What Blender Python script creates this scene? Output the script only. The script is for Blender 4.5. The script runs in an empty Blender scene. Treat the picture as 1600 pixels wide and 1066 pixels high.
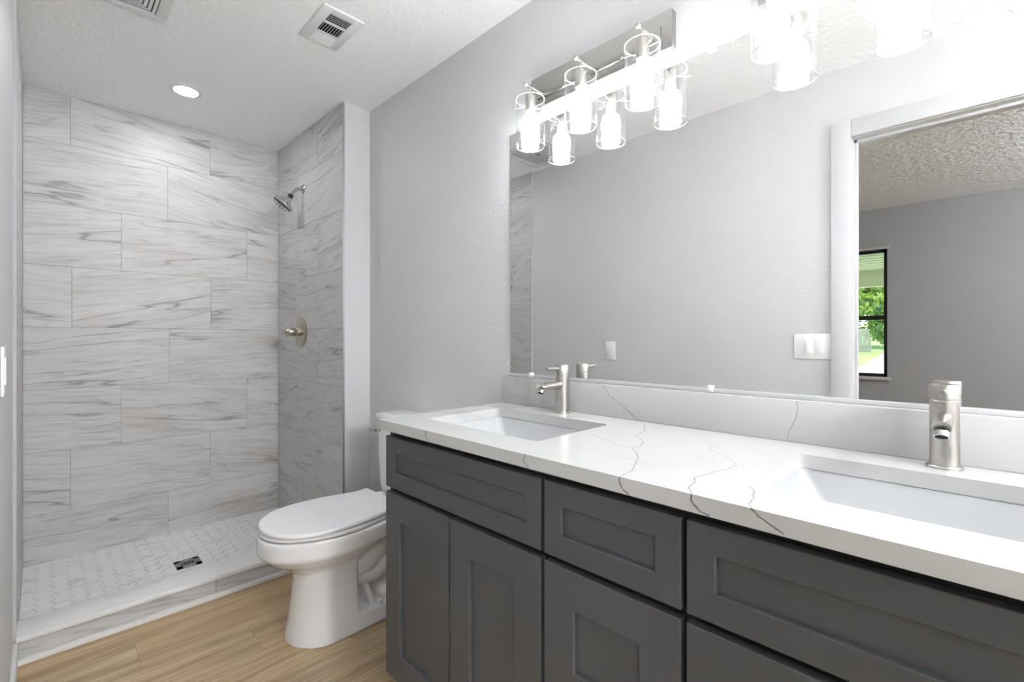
import bpy, bmesh, math, random
from math import sin, cos, pi, radians, sqrt, atan
from mathutils import Vector, Matrix

C = bpy.context.scene.collection
SC = bpy.context.scene

# ------------------------------------------------------------------ camera, world, exposure
TH = atan(738.5 / 731.7)
cam = bpy.data.cameras.new('camera')
cam.sensor_width = 36.0
cam.lens = 36.0 * 731.7 / 1600.0
cam.shift_y = -4.5 / 1600.0
cam.clip_start = 0.01
camo = bpy.data.objects.new('camera', cam)
C.objects.link(camo)
camo.location = (0, 0, 1.14)
camo.rotation_euler = (pi / 2, 0, -TH)
SC.camera = camo

SC.view_settings.view_transform = 'Standard'
SC.view_settings.look = 'None'
SC.view_settings.gamma = 1.0
SC.view_settings.use_curve_mapping = False
SC.view_settings.exposure = 2.22
SC.cycles.use_denoising = True
SC.cycles.max_bounces = 14
SC.cycles.diffuse_bounces = 6
SC.cycles.glossy_bounces = 6
SC.cycles.transparent_max_bounces = 24
SC.cycles.sample_clamp_indirect = 6.0

world = bpy.data.worlds.new('sky')
SC.world = world
world.use_nodes = True
wn = world.node_tree
wn.nodes.clear()
wo = wn.nodes.new('ShaderNodeOutputWorld')
wb = wn.nodes.new('ShaderNodeBackground')
sky = wn.nodes.new('ShaderNodeTexSky')
sky.sky_type = 'NISHITA'
sky.sun_disc = False
sky.sun_elevation = radians(55)
sky.sun_rotation = radians(200)
wb.inputs['Strength'].default_value = 0.20
wn.links.new(sky.outputs[0], wb.inputs[0])
wn.links.new(wb.outputs[0], wo.inputs[0])

sun = bpy.data.lights.new('sun', 'SUN')
sun.energy = 2.2
sun.angle = radians(1.5)
sun.color = (1.0, 0.96, 0.88)
suno = bpy.data.objects.new('sun', sun)
C.objects.link(suno)
suno.rotation_euler = (radians(-32), radians(-18), 0)

BULB = 11.8        # vanity bulbs
DOWN = 37.0        # shower recessed light
BATHFILL = 55.0    # unseen fill globe added behind the camera to brighten the bathroom
BEDFILL = 35.0      # unseen fill globe added to brighten the bedroom

# ------------------------------------------------------------------ material helpers
def srgb(r, g=None, b=None):
    if g is None: g = b = r
    f = lambda v: ((v / 255.0) / 12.92) if v / 255.0 <= 0.04045 else (((v / 255.0) + 0.055) / 1.055) ** 2.4
    return (f(r), f(g), f(b), 1.0)

class NT:
    def __init__(s, name):
        s.m = bpy.data.materials.new(name); s.m.use_nodes = True
        s.t = s.m.node_tree; s.t.nodes.clear()
        s.out = s.t.nodes.new('ShaderNodeOutputMaterial')
        s.b = s.t.nodes.new('ShaderNodeBsdfPrincipled')
        s.t.links.new(s.b.outputs[0], s.out.inputs[0])
    def n(s, typ, **kw):
        nd = s.t.nodes.new(typ)
        for k, v in kw.items(): setattr(nd, k, v)
        return nd
    def l(s, a, b): s.t.links.new(a, b)
    def setin(s, nd, i, v):
        if isinstance(v, bpy.types.NodeSocket): s.l(v, nd.inputs[i])
        else: nd.inputs[i].default_value = v
    def math(s, op, a, b=0.0, clamp=False):
        nd = s.n('ShaderNodeMath', operation=op); nd.use_clamp = clamp
        s.setin(nd, 0, a); s.setin(nd, 1, b); return nd.outputs[0]
    def noise(s, vec, scale=5, detail=3, rough=0.5, dist=0.0):
        nd = s.n('ShaderNodeTexNoise')
        if vec is not None: s.l(vec, nd.inputs['Vector'])
        nd.inputs['Scale'].default_value = scale; nd.inputs['Detail'].default_value = detail
        nd.inputs['Roughness'].default_value = rough; nd.inputs['Distortion'].default_value = dist
        return nd.outputs['Fac']
    def mapping(s, vec, scale=(1, 1, 1), rot=(0, 0, 0), loc=(0, 0, 0)):
        nd = s.n('ShaderNodeMapping'); s.l(vec, nd.inputs[0])
        nd.inputs['Scale'].default_value = scale; nd.inputs['Rotation'].default_value = rot; nd.inputs['Location'].default_value = loc
        return nd.outputs[0]
    def coord(s, which='Object'):
        return s.n('ShaderNodeTexCoord').outputs[which]
    def ramp(s, fac, stops):
        nd = s.n('ShaderNodeValToRGB'); s.l(fac, nd.inputs[0])
        e = nd.color_ramp.elements
        while len(e) > 1: e.remove(e[-1])
        e[0].position = stops[0][0]; e[0].color = stops[0][1]
        for p, c in stops[1:]:
            x = e.new(p); x.color = c
        return nd.outputs[0]
    def mix(s, f, a, b, mode='MIX'):
        nd = s.n('ShaderNodeMix', data_type='RGBA', blend_type=mode)
        s.setin(nd, 0, f); s.setin(nd, 6, a); s.setin(nd, 7, b)
        return nd.outputs[2]
    def bump(s, h, strength=0.3, dist=0.01, normal=None):
        nd = s.n('ShaderNodeBump'); nd.inputs['Strength'].default_value = strength; nd.inputs['Distance'].default_value = dist
        s.l(h, nd.inputs['Height'])
        if normal is not None: s.l(normal, nd.inputs['Normal'])
        s.l(nd.outputs[0], s.b.inputs['Normal']); return nd.outputs[0]

G = lambda v: (v, v, v, 1)

def plain(name, col, rough=0.5, metal=0.0, spec=0.5, coat=0.0, bump=None):
    t = NT(name)
    c = t.n('ShaderNodeTexCoord').outputs['Object']
    nz = t.noise(c, 35, 3)
    k = t.math('MULTIPLY_ADD', nz, 0.04); k.node.inputs[2].default_value = 0.98
    base = t.n('ShaderNodeRGB'); base.outputs[0].default_value = col
    t.l(t.mix(1.0, base.outputs[0], k, 'MULTIPLY'), t.b.inputs['Base Color'])
    t.b.inputs['Roughness'].default_value = rough; t.b.inputs['Metallic'].default_value = metal
    t.b.inputs['Specular IOR Level'].default_value = spec
    t.b.inputs['Coat Weight'].default_value = coat
    if bump: t.bump(t.noise(c, bump[0], 3), bump[1], bump[2])
    return t.m

M = {}
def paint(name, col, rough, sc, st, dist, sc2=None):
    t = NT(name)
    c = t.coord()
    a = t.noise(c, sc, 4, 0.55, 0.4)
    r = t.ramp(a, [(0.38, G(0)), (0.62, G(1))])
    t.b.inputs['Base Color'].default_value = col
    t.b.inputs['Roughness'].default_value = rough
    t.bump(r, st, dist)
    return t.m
M['drywall'] = paint('grey_wall_paint', srgb(203, 203, 204), 0.55, 75, 0.22, 0.003)
M['drywall_dim'] = paint('dimmed_wall_paint', srgb(172, 172, 174), 0.6, 75, 0.3, 0.003)  # darker copy of the wall paint, carries the bedroom's dimmer light
M['ceiling'] = paint('white_textured_ceiling', srgb(250, 250, 250), 0.8, 42, 0.4, 0.006)
M['ceiling_bed'] = paint('white_knockdown_ceiling', srgb(250, 251, 253), 0.9, 26, 0.6, 0.014)
M['trimw'] = plain('white_trim_paint', srgb(198, 198, 199), 0.4)
M['porcelain'] = plain('white_porcelain', srgb(236, 236, 237), 0.12, coat=0.4)
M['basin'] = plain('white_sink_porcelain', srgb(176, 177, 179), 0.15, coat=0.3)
M['caulk'] = plain('grey_edge_strip', srgb(188, 188, 190), 0.6)
M['seatplastic'] = plain('white_seat_plastic', srgb(238, 238, 240), 0.22)
M['plate'] = plain('white_switch_plastic', srgb(240, 240, 240), 0.3)
M['metalvent'] = plain('white_enamelled_vent', srgb(226, 226, 226), 0.45)
M['dark'] = plain('dark_duct', srgb(38, 38, 38), 0.9)
M['duct'] = plain('grey_duct', srgb(120, 120, 120), 0.8)
M['charcoal'] = plain('charcoal_cabinet_paint', srgb(75, 76, 79), 0.42, bump=(240, 0.05, 0.0006))
M['shadeframe'] = plain('shade_black_face_frame', srgb(20, 20, 21), 0.35)  # near-black colour paints in the shade of the gaps between cabinet fronts
M['bronze'] = plain('dark_bronze_window', srgb(28, 26, 22), 0.4)
M['concrete'] = plain('pale_concrete', srgb(176, 173, 166), 0.9, bump=(30, 0.3, 0.01))
M['patio'] = plain('cream_patio_boards', srgb(226, 226, 206), 0.7)
M['fencewood'] = plain('weathered_fence_wood', srgb(196, 186, 164), 0.9, bump=(40, 0.4, 0.01))
M['bark'] = plain('tree_bark', srgb(90, 76, 60), 0.95, bump=(30, 0.6, 0.02))
M['leaf'] = plain('fresh_green_leaves', srgb(172, 192, 92), 0.6)
M['leafd'] = plain('deep_green_leaves', srgb(112, 142, 70), 0.6)
M['rubber'] = plain('dark_rubber', srgb(30, 30, 30), 0.7)

def brushed(name, col, rough, mapsc, metal=1.0):
    t = NT(name)
    v = t.mapping(t.coord(), mapsc)
    nz = t.noise(v, 1.0, 4, 0.6)
    t.b.inputs['Base Color'].default_value = col
    t.b.inputs['Metallic'].default_value = metal
    rr = t.math('MULTIPLY_ADD', nz, 0.16); rr.node.inputs[2].default_value = rough - 0.08
    t.l(rr, t.b.inputs['Roughness'])
    t.bump(nz, 0.06, 0.0004)
    return t.m
M['nickel'] = brushed('brushed_nickel', srgb(190, 186, 180), 0.30, (60, 60, 1100))
M['nickelplate'] = brushed('brushed_nickel_plate', srgb(176, 175, 172), 0.24, (900, 5, 900))
M['chrome'] = brushed('polished_chrome', srgb(205, 205, 205), 0.10, (20, 20, 20))
M['satin'] = brushed('satin_nickel_valve', srgb(190, 183, 168), 0.22, (60, 60, 60))
M['alu'] = brushed('anodised_edge_trim', srgb(190, 190, 196), 0.35, (300, 300, 5))
M['steel'] = brushed('stainless_drain', srgb(142, 142, 142), 0.5, (300, 20, 20), 0.15)

def mirror_mat():
    t = NT('mirror_silver')
    t.b.inputs['Base Color'].default_value = (0.90, 0.905, 0.905, 1)
    t.b.inputs['Metallic'].default_value = 1.0
    t.b.inputs['Roughness'].default_value = 0.0
    return t.m
M['mirror'] = mirror_mat()

def glass_mat(name, refl_col=0.95, edge=0.8, tint=(0.98, 0.985, 0.985, 1)):
    t = NT(name)
    t.t.nodes.remove(t.b)
    tr = t.n('ShaderNodeBsdfTransparent'); tr.inputs[0].default_value = tint
    gl = t.n('ShaderNodeBsdfGlossy'); gl.inputs['Roughness'].default_value = 0.02
    gl.inputs['Color'].default_value = G(refl_col)
    lw = t.n('ShaderNodeLayerWeight'); lw.inputs[0].default_value = 0.35
    f = t.math('POWER', lw.outputs['Facing'], 2.2)
    f2 = t.math('MULTIPLY_ADD', f, edge); f2.node.inputs[2].default_value = 0.045
    mx = t.n('ShaderNodeMixShader')
    t.l(f2, mx.inputs[0]); t.l(tr.outputs[0], mx.inputs[1]); t.l(gl.outputs[0], mx.inputs[2])
    t.l(mx.outputs[0], t.out.inputs[0])
    return t.m
M['glass'] = glass_mat('clear_shade_glass')
M['rim'] = plain('polished_glass_rim', srgb(225, 228, 228), 0.1)
M['pane'] = glass_mat('window_pane_glass', 0.6, 0.2)
M['clearplastic'] = plain('milky_plastic_clip', srgb(225, 225, 225), 0.2)

def emit(name, col, st):
    t = NT(name)
    t.b.inputs['Base Color'].default_value = G(0.8)
    t.b.inputs['Emission Color'].default_value = col
    t.b.inputs['Emission Strength'].default_value = st
    return t.m
M['bulb'] = emit('lit_bulb', (0.955, 0.98, 1.0, 1), BULB)
M['down'] = emit('lit_downlight', (0.95, 0.975, 1.0, 1), DOWN)
M['fill_globe'] = emit('lit_fill_globe', (0.94, 0.97, 1.0, 1), BATHFILL)
M['fill_globe_bed'] = emit('lit_bedroom_fill', (0.92, 0.965, 1.0, 1), BEDFILL)

def stone_tile():
    t = NT('grey_veined_stone_tile')
    uv = t.coord('UV')
    wv = t.n('ShaderNodeTexNoise'); t.l(t.mapping(uv, (1.6, 4.0, 1)), wv.inputs['Vector'])
    wv.inputs['Scale'].default_value = 1.3; wv.inputs['Detail'].default_value = 4
    off = t.n('ShaderNodeVectorMath', operation='MULTIPLY_ADD')
    t.l(wv.outputs['Color'], off.inputs[0]); off.inputs[1].default_value = (0.05, 0.055, 0)
    t.l(uv, off.inputs[2])
    w = off.outputs[0]
    broad = t.noise(t.mapping(w, (1.3, 7, 1)), 1.0, 5, 0.6)
    fine = t.noise(t.mapping(w, (4.5, 75, 1)), 1.0, 8, 0.74)
    mid = t.noise(t.mapping(w, (2.4, 30, 1), (0, 0, 0.05)), 1.0, 6, 0.62)
    v1 = t.noise(t.mapping(w, (0.75, 7.5, 1), (0, 0, -0.05), (3, 7, 0)), 1.0, 3.2, 0.5)
    v1 = t.math('ABSOLUTE', t.math('SUBTRACT', v1, 0.5))
    vein = t.ramp(v1, [(0.0, G(1)), (0.005, G(0.75)), (0.011, G(0.18)), (0.035, G(0))])
    msk = t.ramp(t.noise(t.mapping(uv, (2.2, 6, 1), (0, 0, 0), (9, 2, 0)), 1.0, 3), [(0.44, G(0)), (0.58, G(1))])
    vein = t.math('MULTIPLY', vein, msk)
    v2 = t.noise(t.mapping(w, (1.5, 16, 1), (0, 0, 0.16), (13, 5, 0)), 1.0, 4, 0.55)
    v2 = t.math('ABSOLUTE', t.math('SUBTRACT', v2, 0.5))
    vein2 = t.math('MULTIPLY', t.ramp(v2, [(0.0, G(0.8)), (0.012, G(0.25)), (0.04, G(0))]),
                   t.ramp(t.noise(uv, 3.2, 3), [(0.5, G(0)), (0.62, G(1))]))
    base = t.ramp(broad, [(0.28, srgb(186, 185, 184)), (0.45, srgb(196, 195, 194)), (0.62, srgb(202, 201, 200)), (0.8, srgb(192, 190, 188))])
    c = t.mix(t.ramp(mid, [(0.52, G(0)), (0.74, G(0.42))]), base, srgb(160, 158, 156))
    c = t.mix(t.ramp(fine, [(0.50, G(0)), (0.68, G(0.6))]), c, srgb(140, 138, 135))
    bm_ = t.ramp(t.noise(t.mapping(uv, (1.5, 6, 1), (0, 0, 0), (31, 11, 0)), 1.0, 3), [(0.56, G(0)), (0.7, G(0.55))])
    c = t.mix(t.math('MULTIPLY', bm_, t.ramp(mid, [(0.42, G(0.1)), (0.62, G(1))])), c, srgb(164, 150, 138))
    c = t.mix(t.math('MULTIPLY', vein2, 0.55), c, srgb(128, 124, 120))
    c = t.mix(t.math('MULTIPLY', vein, 0.7), c, srgb(112, 107, 102))
    t.l(c, t.b.inputs['Base Color'])
    t.b.inputs['Roughness'].default_value = 0.42
    t.bump(fine, 0.08, 0.001)
    return t.m
M['tile'] = stone_tile()
M['grout'] = plain('grey_grout', srgb(150, 148, 145), 0.9)
M['groutd'] = plain('hexagon_grout', srgb(130, 126, 122), 0.9)

def hexmarble():
    t = NT('white_marble_hexagons')
    uv = t.coord('UV')
    v = t.noise(t.mapping(uv, (6, 10, 1)), 1.0, 6, 0.6, 0.8)
    v = t.math('ABSOLUTE', t.math('SUBTRACT', v, 0.5))
    vv = t.math('MULTIPLY', t.ramp(v, [(0, G(0.6)), (0.03, G(0))]), t.ramp(t.noise(uv, 4, 2), [(0.5, G(0)), (0.6, G(1))]))
    t.l(t.mix(vv, srgb(232, 231, 230), srgb(170, 168, 168)), t.b.inputs['Base Color'])
    t.b.inputs['Roughness'].default_value = 0.35
    return t.m
M['hex'] = hexmarble()

def quartz():
    t = NT('white_veined_quartz')
    c = t.coord()
    v = t.noise(t.mapping(c, (1, 1, 1), (0, 0, 0.6)), 2.2, 6, 0.55, 0.5)
    v = t.math('ABSOLUTE', t.math('SUBTRACT', v, 0.52))
    soft = t.math('MULTIPLY', t.ramp(v, [(0, G(0.36)), (0.05, G(0))]), t.ramp(t.noise(c, 1.9, 2), [(0.46, G(0)), (0.6, G(1))]))
    col = t.mix(soft, srgb(189, 189, 187), srgb(150, 144, 137))
    t.l(col, t.b.inputs['Base Color'])
    t.b.inputs['Roughness'].default_value = 0.22
    t.b.inputs['Specular IOR Level'].default_value = 0.3
    return t.m
M['quartz'] = quartz()
M['vein'] = plain('quartz_vein', srgb(158, 155, 152), 0.25)
M['veind'] = plain('dark_quartz_vein', srgb(124, 120, 116), 0.25)
M['cloud'] = plain('clouded_quartz', srgb(224, 221, 217), 0.2)
M['solid'] = plain('white_solid_curb', srgb(230, 230, 229), 0.3)

def oak():
    t = NT('light_oak_plank')
    uv = t.coord('UV')
    wv = t.noise(t.mapping(uv, (1.2, 6, 1)), 1.0, 3)
    w = t.n('ShaderNodeVectorMath', operation='MULTIPLY_ADD')
    cmb = t.n('ShaderNodeCombineXYZ'); t.l(wv, cmb.inputs[1])
    t.l(cmb.outputs[0], w.inputs[0]); w.inputs[1].default_value = (0, 0.09, 0); t.l(uv, w.inputs[2])
    w = w.outputs[0]
    g1 = t.noise(t.mapping(w, (1.6, 26, 1)), 1.0, 7, 0.62)
    g2 = t.noise(t.mapping(w, (3, 150, 1)), 1.0, 4, 0.6)
    tone = t.n('ShaderNodeAttribute', attribute_name='tone').outputs['Fac']
    base = t.ramp(g1, [(0.28, srgb(126, 106, 82)), (0.42, srgb(164, 143, 113)), (0.54, srgb(192, 171, 138)), (0.70, srgb(214, 193, 158))])
    c = t.mix(t.ramp(t.noise(t.mapping(w, (0.9, 12, 1), (0, 0, 0), (4, 4, 0)), 1.0, 3), [(0.5, G(0)), (0.72, G(0.55))]), base, srgb(158, 144, 124))
    c = t.mix(t.ramp(g2, [(0.46, G(0)), (0.68, G(0.5))]), c, srgb(124, 103, 78))
    warm = t.mix(t.math('MULTIPLY', tone, 0.38), c, srgb(200, 160, 112))
    kn = t.n('ShaderNodeTexVoronoi'); t.l(t.mapping(w, (2.3, 6.5, 1)), kn.inputs['Vector']); kn.inputs['Scale'].default_value = 1.0
    t.l(t.mix(t.ramp(kn.outputs['Distance'], [(0.0, G(0.8)), (0.045, G(0.45)), (0.09, G(0))]), warm, srgb(88, 68, 48)), t.b.inputs['Base Color'])
    t.b.inputs['Roughness'].default_value = 0.38
    t.bump(g2, 0.05, 0.0006)
    return t.m
M['oak'] = oak()
M['seam'] = plain('plank_seam', srgb(118, 98, 74), 0.8)

def lawn():
    t = NT('mown_lawn')
    c = t.coord()
    t.l(t.ramp(t.noise(c, 3, 6, 0.7), [(0.3, srgb(110, 140, 66)), (0.7, srgb(150, 178, 92))]), t.b.inputs['Base Color'])
    t.b.inputs['Roughness'].default_value = 0.9
    t.bump(t.noise(c, 60, 3), 0.6, 0.03)
    return t.m
M['lawn'] = lawn()

# ------------------------------------------------------------------ mesh helpers
class MB:
    def __init__(s):
        s.bm = bmesh.new(); s.uv = None; s.tone = None
    def box(s, x0, x1, y0, y1, z0, z1, bev=0.0, seg=2, mi=0):
        vs = [s.bm.verts.new((x, y, z)) for x in (x0, x1) for y in (y0, y1) for z in (z0, z1)]
        q = [(0, 1, 3, 2), (4, 6, 7, 5), (0, 4, 5, 1), (2, 3, 7, 6), (0, 2, 6, 4), (1, 5, 7, 3)]
        fs = [s.bm.faces.new([vs[i] for i in f]) for f in q]
        for f in fs: f.material_index = mi
        if bev > 0:
            es = set(e for f in fs for e in f.edges)
            r = bmesh.ops.bevel(s.bm, geom=list(es), offset=bev, segments=seg, affect='EDGES', profile=0.5)
            for f in r['faces']: f.material_index = mi
        return fs
    def loft(s, rings, cap0=True, cap1=True, closed=True, mi=0):
        vr = [[s.bm.verts.new(p) for p in r] for r in rings]
        n = len(vr[0])
        for a, b in zip(vr[:-1], vr[1:]):
            for i in range(n if closed else n - 1):
                j = (i + 1) % n
                try:
                    f = s.bm.faces.new((a[i], a[j], b[j], b[i])); f.material_index = mi
                except ValueError: pass
        if cap0:
            f = s.bm.faces.new(list(reversed(vr[0]))); f.material_index = mi
        if cap1:
            f = s.bm.faces.new(vr[-1]); f.material_index = mi
        return vr
    def cyl(s, p, q, r, r2=None, n=24, cap=True, mi=0):
        return s.tube([p, q], [r, r if r2 is None else r2], n, cap, mi)
    def tube(s, pts, radii, n=16, cap=True, mi=0):
        pts = [Vector(p) for p in pts]
        if not isinstance(radii, (list, tuple)): radii = [radii] * len(pts)
        rings = []; ref = None
        for i, p in enumerate(pts):
            d = (pts[min(i + 1, len(pts) - 1)] - pts[max(i - 1, 0)]).normalized()
            if ref is None:
                ref = Vector((0, 0, 1)) if abs(d.z) < 0.9 else Vector((1, 0, 0))
            u = (ref - d * ref.dot(d)).normalized(); v = d.cross(u); ref = u
            rings.append([p + (u * cos(2 * pi * k / n) + v * sin(2 * pi * k / n)) * radii[i] for k in range(n)])
        return s.loft(rings, cap, cap, mi=mi)
    def lathe(s, prof, origin=(0, 0, 0), axis=(0, 0, 1), n=32, cap0=True, cap1=True, mi=0):
        a = Vector(axis).normalized(); o = Vector(origin)
        ref = Vector((1, 0, 0)) if abs(a.x) < 0.9 else Vector((0, 1, 0))
        u = (ref - a * ref.dot(a)).normalized(); v = a.cross(u)
        rings = [[o + a * h + (u * cos(2 * pi * k / n) + v * sin(2 * pi * k / n)) * max(r, 1e-5) for k in range(n)] for r, h in prof]
        return s.loft(rings, cap0, cap1, mi=mi)
    def poly(s, pts, mi=0):
        f = s.bm.faces.new([s.bm.verts.new(p) for p in pts]); f.material_index = mi; return f
    def slab(s, poly, o, U, V, N, h0, h1, bev=0.0, mi=0, uvoff=None, rot=0.0, tone=0.0):
        """extruded polygon given in (u, v) on plane o,U,V; from h0 to h1 along N; uv in metres plus an offset"""
        if s.uv is None:
            s.uv = s.bm.loops.layers.uv.new('UVMap'); s.tone = s.bm.loops.layers.float_color.new('tone')
        o, U, V, N = Vector(o), Vector(U), Vector(V), Vector(N)
        cu = sum(p[0] for p in poly) / len(poly); cv = sum(p[1] for p in poly) / len(poly)
        def ring(h, ins):
            r = []
            for p in poly:
                du, dv = p[0] - cu, p[1] - cv
                L = max(sqrt(du * du + dv * dv), 1e-6)
                r.append((cu + du * (1 - ins / L), cv + dv * (1 - ins / L), h))
            return r
        rr = [ring(h0, 0), ring(h1 - bev, 0)]
        if bev > 0: rr.append(ring(h1, bev * 1.3))
        vr = [[s.bm.verts.new(o + U * a + V * b + N * h) for a, b, h in r] for r in rr]
        n = len(poly); ox, oy = uvoff or (0, 0)
        def uvset(f, co):
            for l, (a, b, _) in zip(f.loops, co):
                a, b = a - cu, b - cv
                l[s.uv].uv = (a * cos(rot) - b * sin(rot) + ox, a * sin(rot) + b * cos(rot) + oy)
                l[s.tone] = (tone, tone, tone, 1)
            f.material_index = mi
        for k in range(len(rr) - 1):
            for i in range(n):
                j = (i + 1) % n
                f = s.bm.faces.new((vr[k][i], vr[k][j], vr[k + 1][j], vr[k + 1][i]))
                uvset(f, [rr[k][i], rr[k][j], rr[k + 1][j], rr[k + 1][i]])
        f = s.bm.faces.new(vr[-1]); uvset(f, rr[-1])
        f = s.bm.faces.new(list(reversed(vr[0]))); uvset(f, list(reversed(rr[0])))
    def build(s, name, mats, parent=None, smooth=35, normals=True):
        if normals: bmesh.ops.recalc_face_normals(s.bm, faces=s.bm.faces)
        if parent is not None:
            root = parent
            while root.parent: root = root.parent
            bmesh.ops.translate(s.bm, verts=s.bm.verts, vec=-root.location)
        me = bpy.data.meshes.new(name); s.bm.to_mesh(me); s.bm.free()
        if not isinstance(mats, (list, tuple)): mats = [mats]
        for m in mats: me.materials.append(m)
        if smooth:
            for p in me.polygons: p.use_smooth = True
            me.set_sharp_from_angle(angle=radians(smooth))
        o = bpy.data.objects.new(name, me); C.objects.link(o)
        if parent is not None: o.parent = parent
        return o

def tag(o, label=None, cat=None, group=None, kind=None):
    for k, v in (('label', label), ('category', cat), ('group', group), ('kind', kind)):
        if v: o[k] = v
    return o
def thing(name, loc, label, cat, group=None):
    o = bpy.data.objects.new(name, None); C.objects.link(o); o.location = loc; o.empty_display_size = 0.05
    return tag(o, label, cat, group)
def struct(mb, name, mats, smooth=35):
    return tag(mb.build(name, mats, smooth=smooth), kind='structure')
def sbox(name, mat, *a, **k):
    m = MB(); m.box(*a, **k); return struct(m, name, mat)
def copy_tree(o, loc, label, parent=None):
    c = o.copy(); C.objects.link(c); c.parent = parent
    if parent is None:
        c.location = loc; c['label'] = label
    for ch in list(o.children): copy_tree(ch, None, None, c)
    return c

# ------------------------------------------------------------------ main dimensions (metres)
XL, XR = -0.0655, 1.283          # left wall, vanity wall
YB, YN = 3.32, -2.40             # shower back wall, near wall
ZC = 2.39
YC = 2.375                       # front of the shower alcove
TL, TR = -0.058, 1.127           # tile faces left and right in the shower
DY0, DY1, DZ = -0.36, 0.405, 2.06  # bedroom doorway
XB0 = -0.186                     # bedroom side of the left wall
XBF = -3.16                      # bedroom far wall
WY0, WY1, WZ0, WZ1 = 0.604, 1.52, 0.765, 2.0   # bedroom window

# ------------------------------------------------------------------ room shell
m = MB()
m.box(XB0, XL, DY1 + 0.02, 3.45, 0, ZC + 0.1)
m.box(XB0, XL, -3.2, DY0 - 0.02, 0, ZC + 0.1)
m.box(XB0, XL, DY0 - 0.02, DY1 + 0.02, DZ + 0.02, ZC + 0.1)
struct(m, 'wall_left', M['drywall'])
sbox('wall_right', M['drywall'], XR, XR + 0.12, YN - 0.12, 3.45, 0, ZC + 0.1)
sbox('wall_near', M['drywall'], XL, XR, YN - 0.12, YN, 0, ZC + 0.1)
sbox('wall_back', M['grout'], XL, XR, YB + 0.0015, YB + 0.12, 0, ZC + 0.1)
sbox('wall_alcove', M['drywall'], TR + 0.006, XR, YC, YB, 0, ZC)
sbox('ceiling', M['ceiling'], XL, XR, YN, YB + 0.01, ZC, ZC + 0.08)
sbox('wall_bedroom_near', M['drywall_dim'], XBF - 0.1, XB0, -3.3, -3.2, 0, ZC + 0.1)
sbox('wall_bedroom_end', M['drywall_dim'], XBF - 0.1, XB0, 3.45, 3.55, 0, ZC + 0.1)
m = MB()
m.box(XBF - 0.14, XBF, -3.2, WY0, 0, ZC + 0.1)
m.box(XBF - 0.14, XBF, WY1, 3.45, 0, ZC + 0.1)
m.box(XBF - 0.14, XBF, WY0, WY1, 0, WZ0)
m.box(XBF - 0.14, XBF, WY0, WY1, WZ1, ZC + 0.1)
struct(m, 'wall_bedroom_far', M['drywall_dim'])
sbox('ceiling_bedroom', M['ceiling_bed'], XBF, XB0, -3.2, 3.45, ZC, ZC + 0.08)

# planks
random.seed(5)
def planks(name, x0, x1, ybounds, joints, base_box):
    m = MB()
    m.box(*base_box, mi=1)
    for k in range(len(ybounds) - 1):
        ya, yb = ybounds[k], ybounds[k + 1]
        xs = [x0] + [j for j in joints[k % len(joints)] if x0 < j < x1] + [x1]
        for a, b in zip(xs[:-1], xs[1:]):
            g = 0.0003
            m.slab([(a + g, ya + g), (b - g, ya + g), (b - g, yb - g), (a + g, yb - g)], (0, 0, 0), (1, 0, 0), (0, 1, 0), (0, 0, 1),
                   -0.004, 0.0, 0.0006, uvoff=(random.uniform(0, 40), random.uniform(0, 40)), tone=random.random())
    return struct(m, name, [M['oak'], M['seam']])
yb = [-2.40, -2.22, -2.03, -1.84, -1.65, -1.46, -1.27, -1.08, -0.80, -0.61, -0.42, -0.23, -0.04, 0.15, 0.34, 0.53, 0.72, 0.91, 1.10, 1.29, 1.48, 1.67, 1.86, 2.05, 2.235, 2.385]
jn = [[0.9], [0.2], [0.9], [0.3], [0.7], [0.1], [0.5], [1.0], [0.4], [0.8], [0.2], [0.9], [0.45], [1.1], [0.1], [0.7], [0.35], [0.95], [0.2], [0.6], [1.0], [0.835], [0.58], [0.25], [0.95], [0.58]]
planks('floor', XL, XR, yb, jn, (XL, XR, YN, YC + 0.01, -0.1, -0.0035))
planks('floor_bedroom', XBF, XL, [-3.2 + 0.19 * i for i in range(36)], [[-2.2, -0.9], [-1.6], [-2.8, -1.3], [-2.0, -0.5]], (XBF, XL, -3.2, 3.45, -0.1, -0.0035))

# shower wall tiles
random.seed(11)
ROWS = [0.0, 0.255, 0.568, 0.882, 1.195, 1.508, 1.822, 2.135, ZC]
def tile_wall(name, o, U, N, umin, umax, joints):
    m = MB()
    for r in range(8):
        z0, z1 = ROWS[r], ROWS[r + 1]
        xs = [umin] + [j for j in joints[r] if umin < j < umax] + [umax]
        for a, b in zip(xs[:-1], xs[1:]):
            g = 0.0011
            m.slab([(a + g, z0 + g), (b - g, z0 + g), (b - g, z1 - g), (a + g, z1 - g)], o, U, (0, 0, 1), N, -0.008, 0.0, 0.0005,
                   uvoff=(random.uniform(0, 60), random.uniform(0, 60)), rot=random.choice((-0.2, -0.1, -0.04, 0.07, 0.14, 0.22)))
    return struct(m, name, M['tile'])
J = [[0.525], [0.113, 0.732], [0.315, 0.935], [0.53], [0.118, 0.738], [0.315, 0.937], [0.522], [0.113, 0.732]]
tile_wall('wall_shower_back', (0, YB, 0), (1, 0, 0), (0, -1, 0), TL, TR, J)
JR = [[3.0], [2.69], [3.0], [2.69], [3.0], [2.69], [2.995], [2.69]]
tile_wall('wall_shower_right', (TR, 0, 0), (0, 1, 0), (-1, 0, 0), YC, YB, JR)
tile_wall('wall_shower_left', (TL, 0, 0), (0, 1, 0), (1, 0, 0), YC + 0.01, YB, [[j - 0.1 for j in r] for r in JR])
sbox('trim_1', M['alu'], TR - 0.001, TR + 0.0095, YC - 0.003, YC + 0.001, 0.0, ZC)
sbox('trim_2', M['caulk'], XL, TL + 0.0015, YC + 0.004, YC + 0.01, 0.0, ZC)
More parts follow.
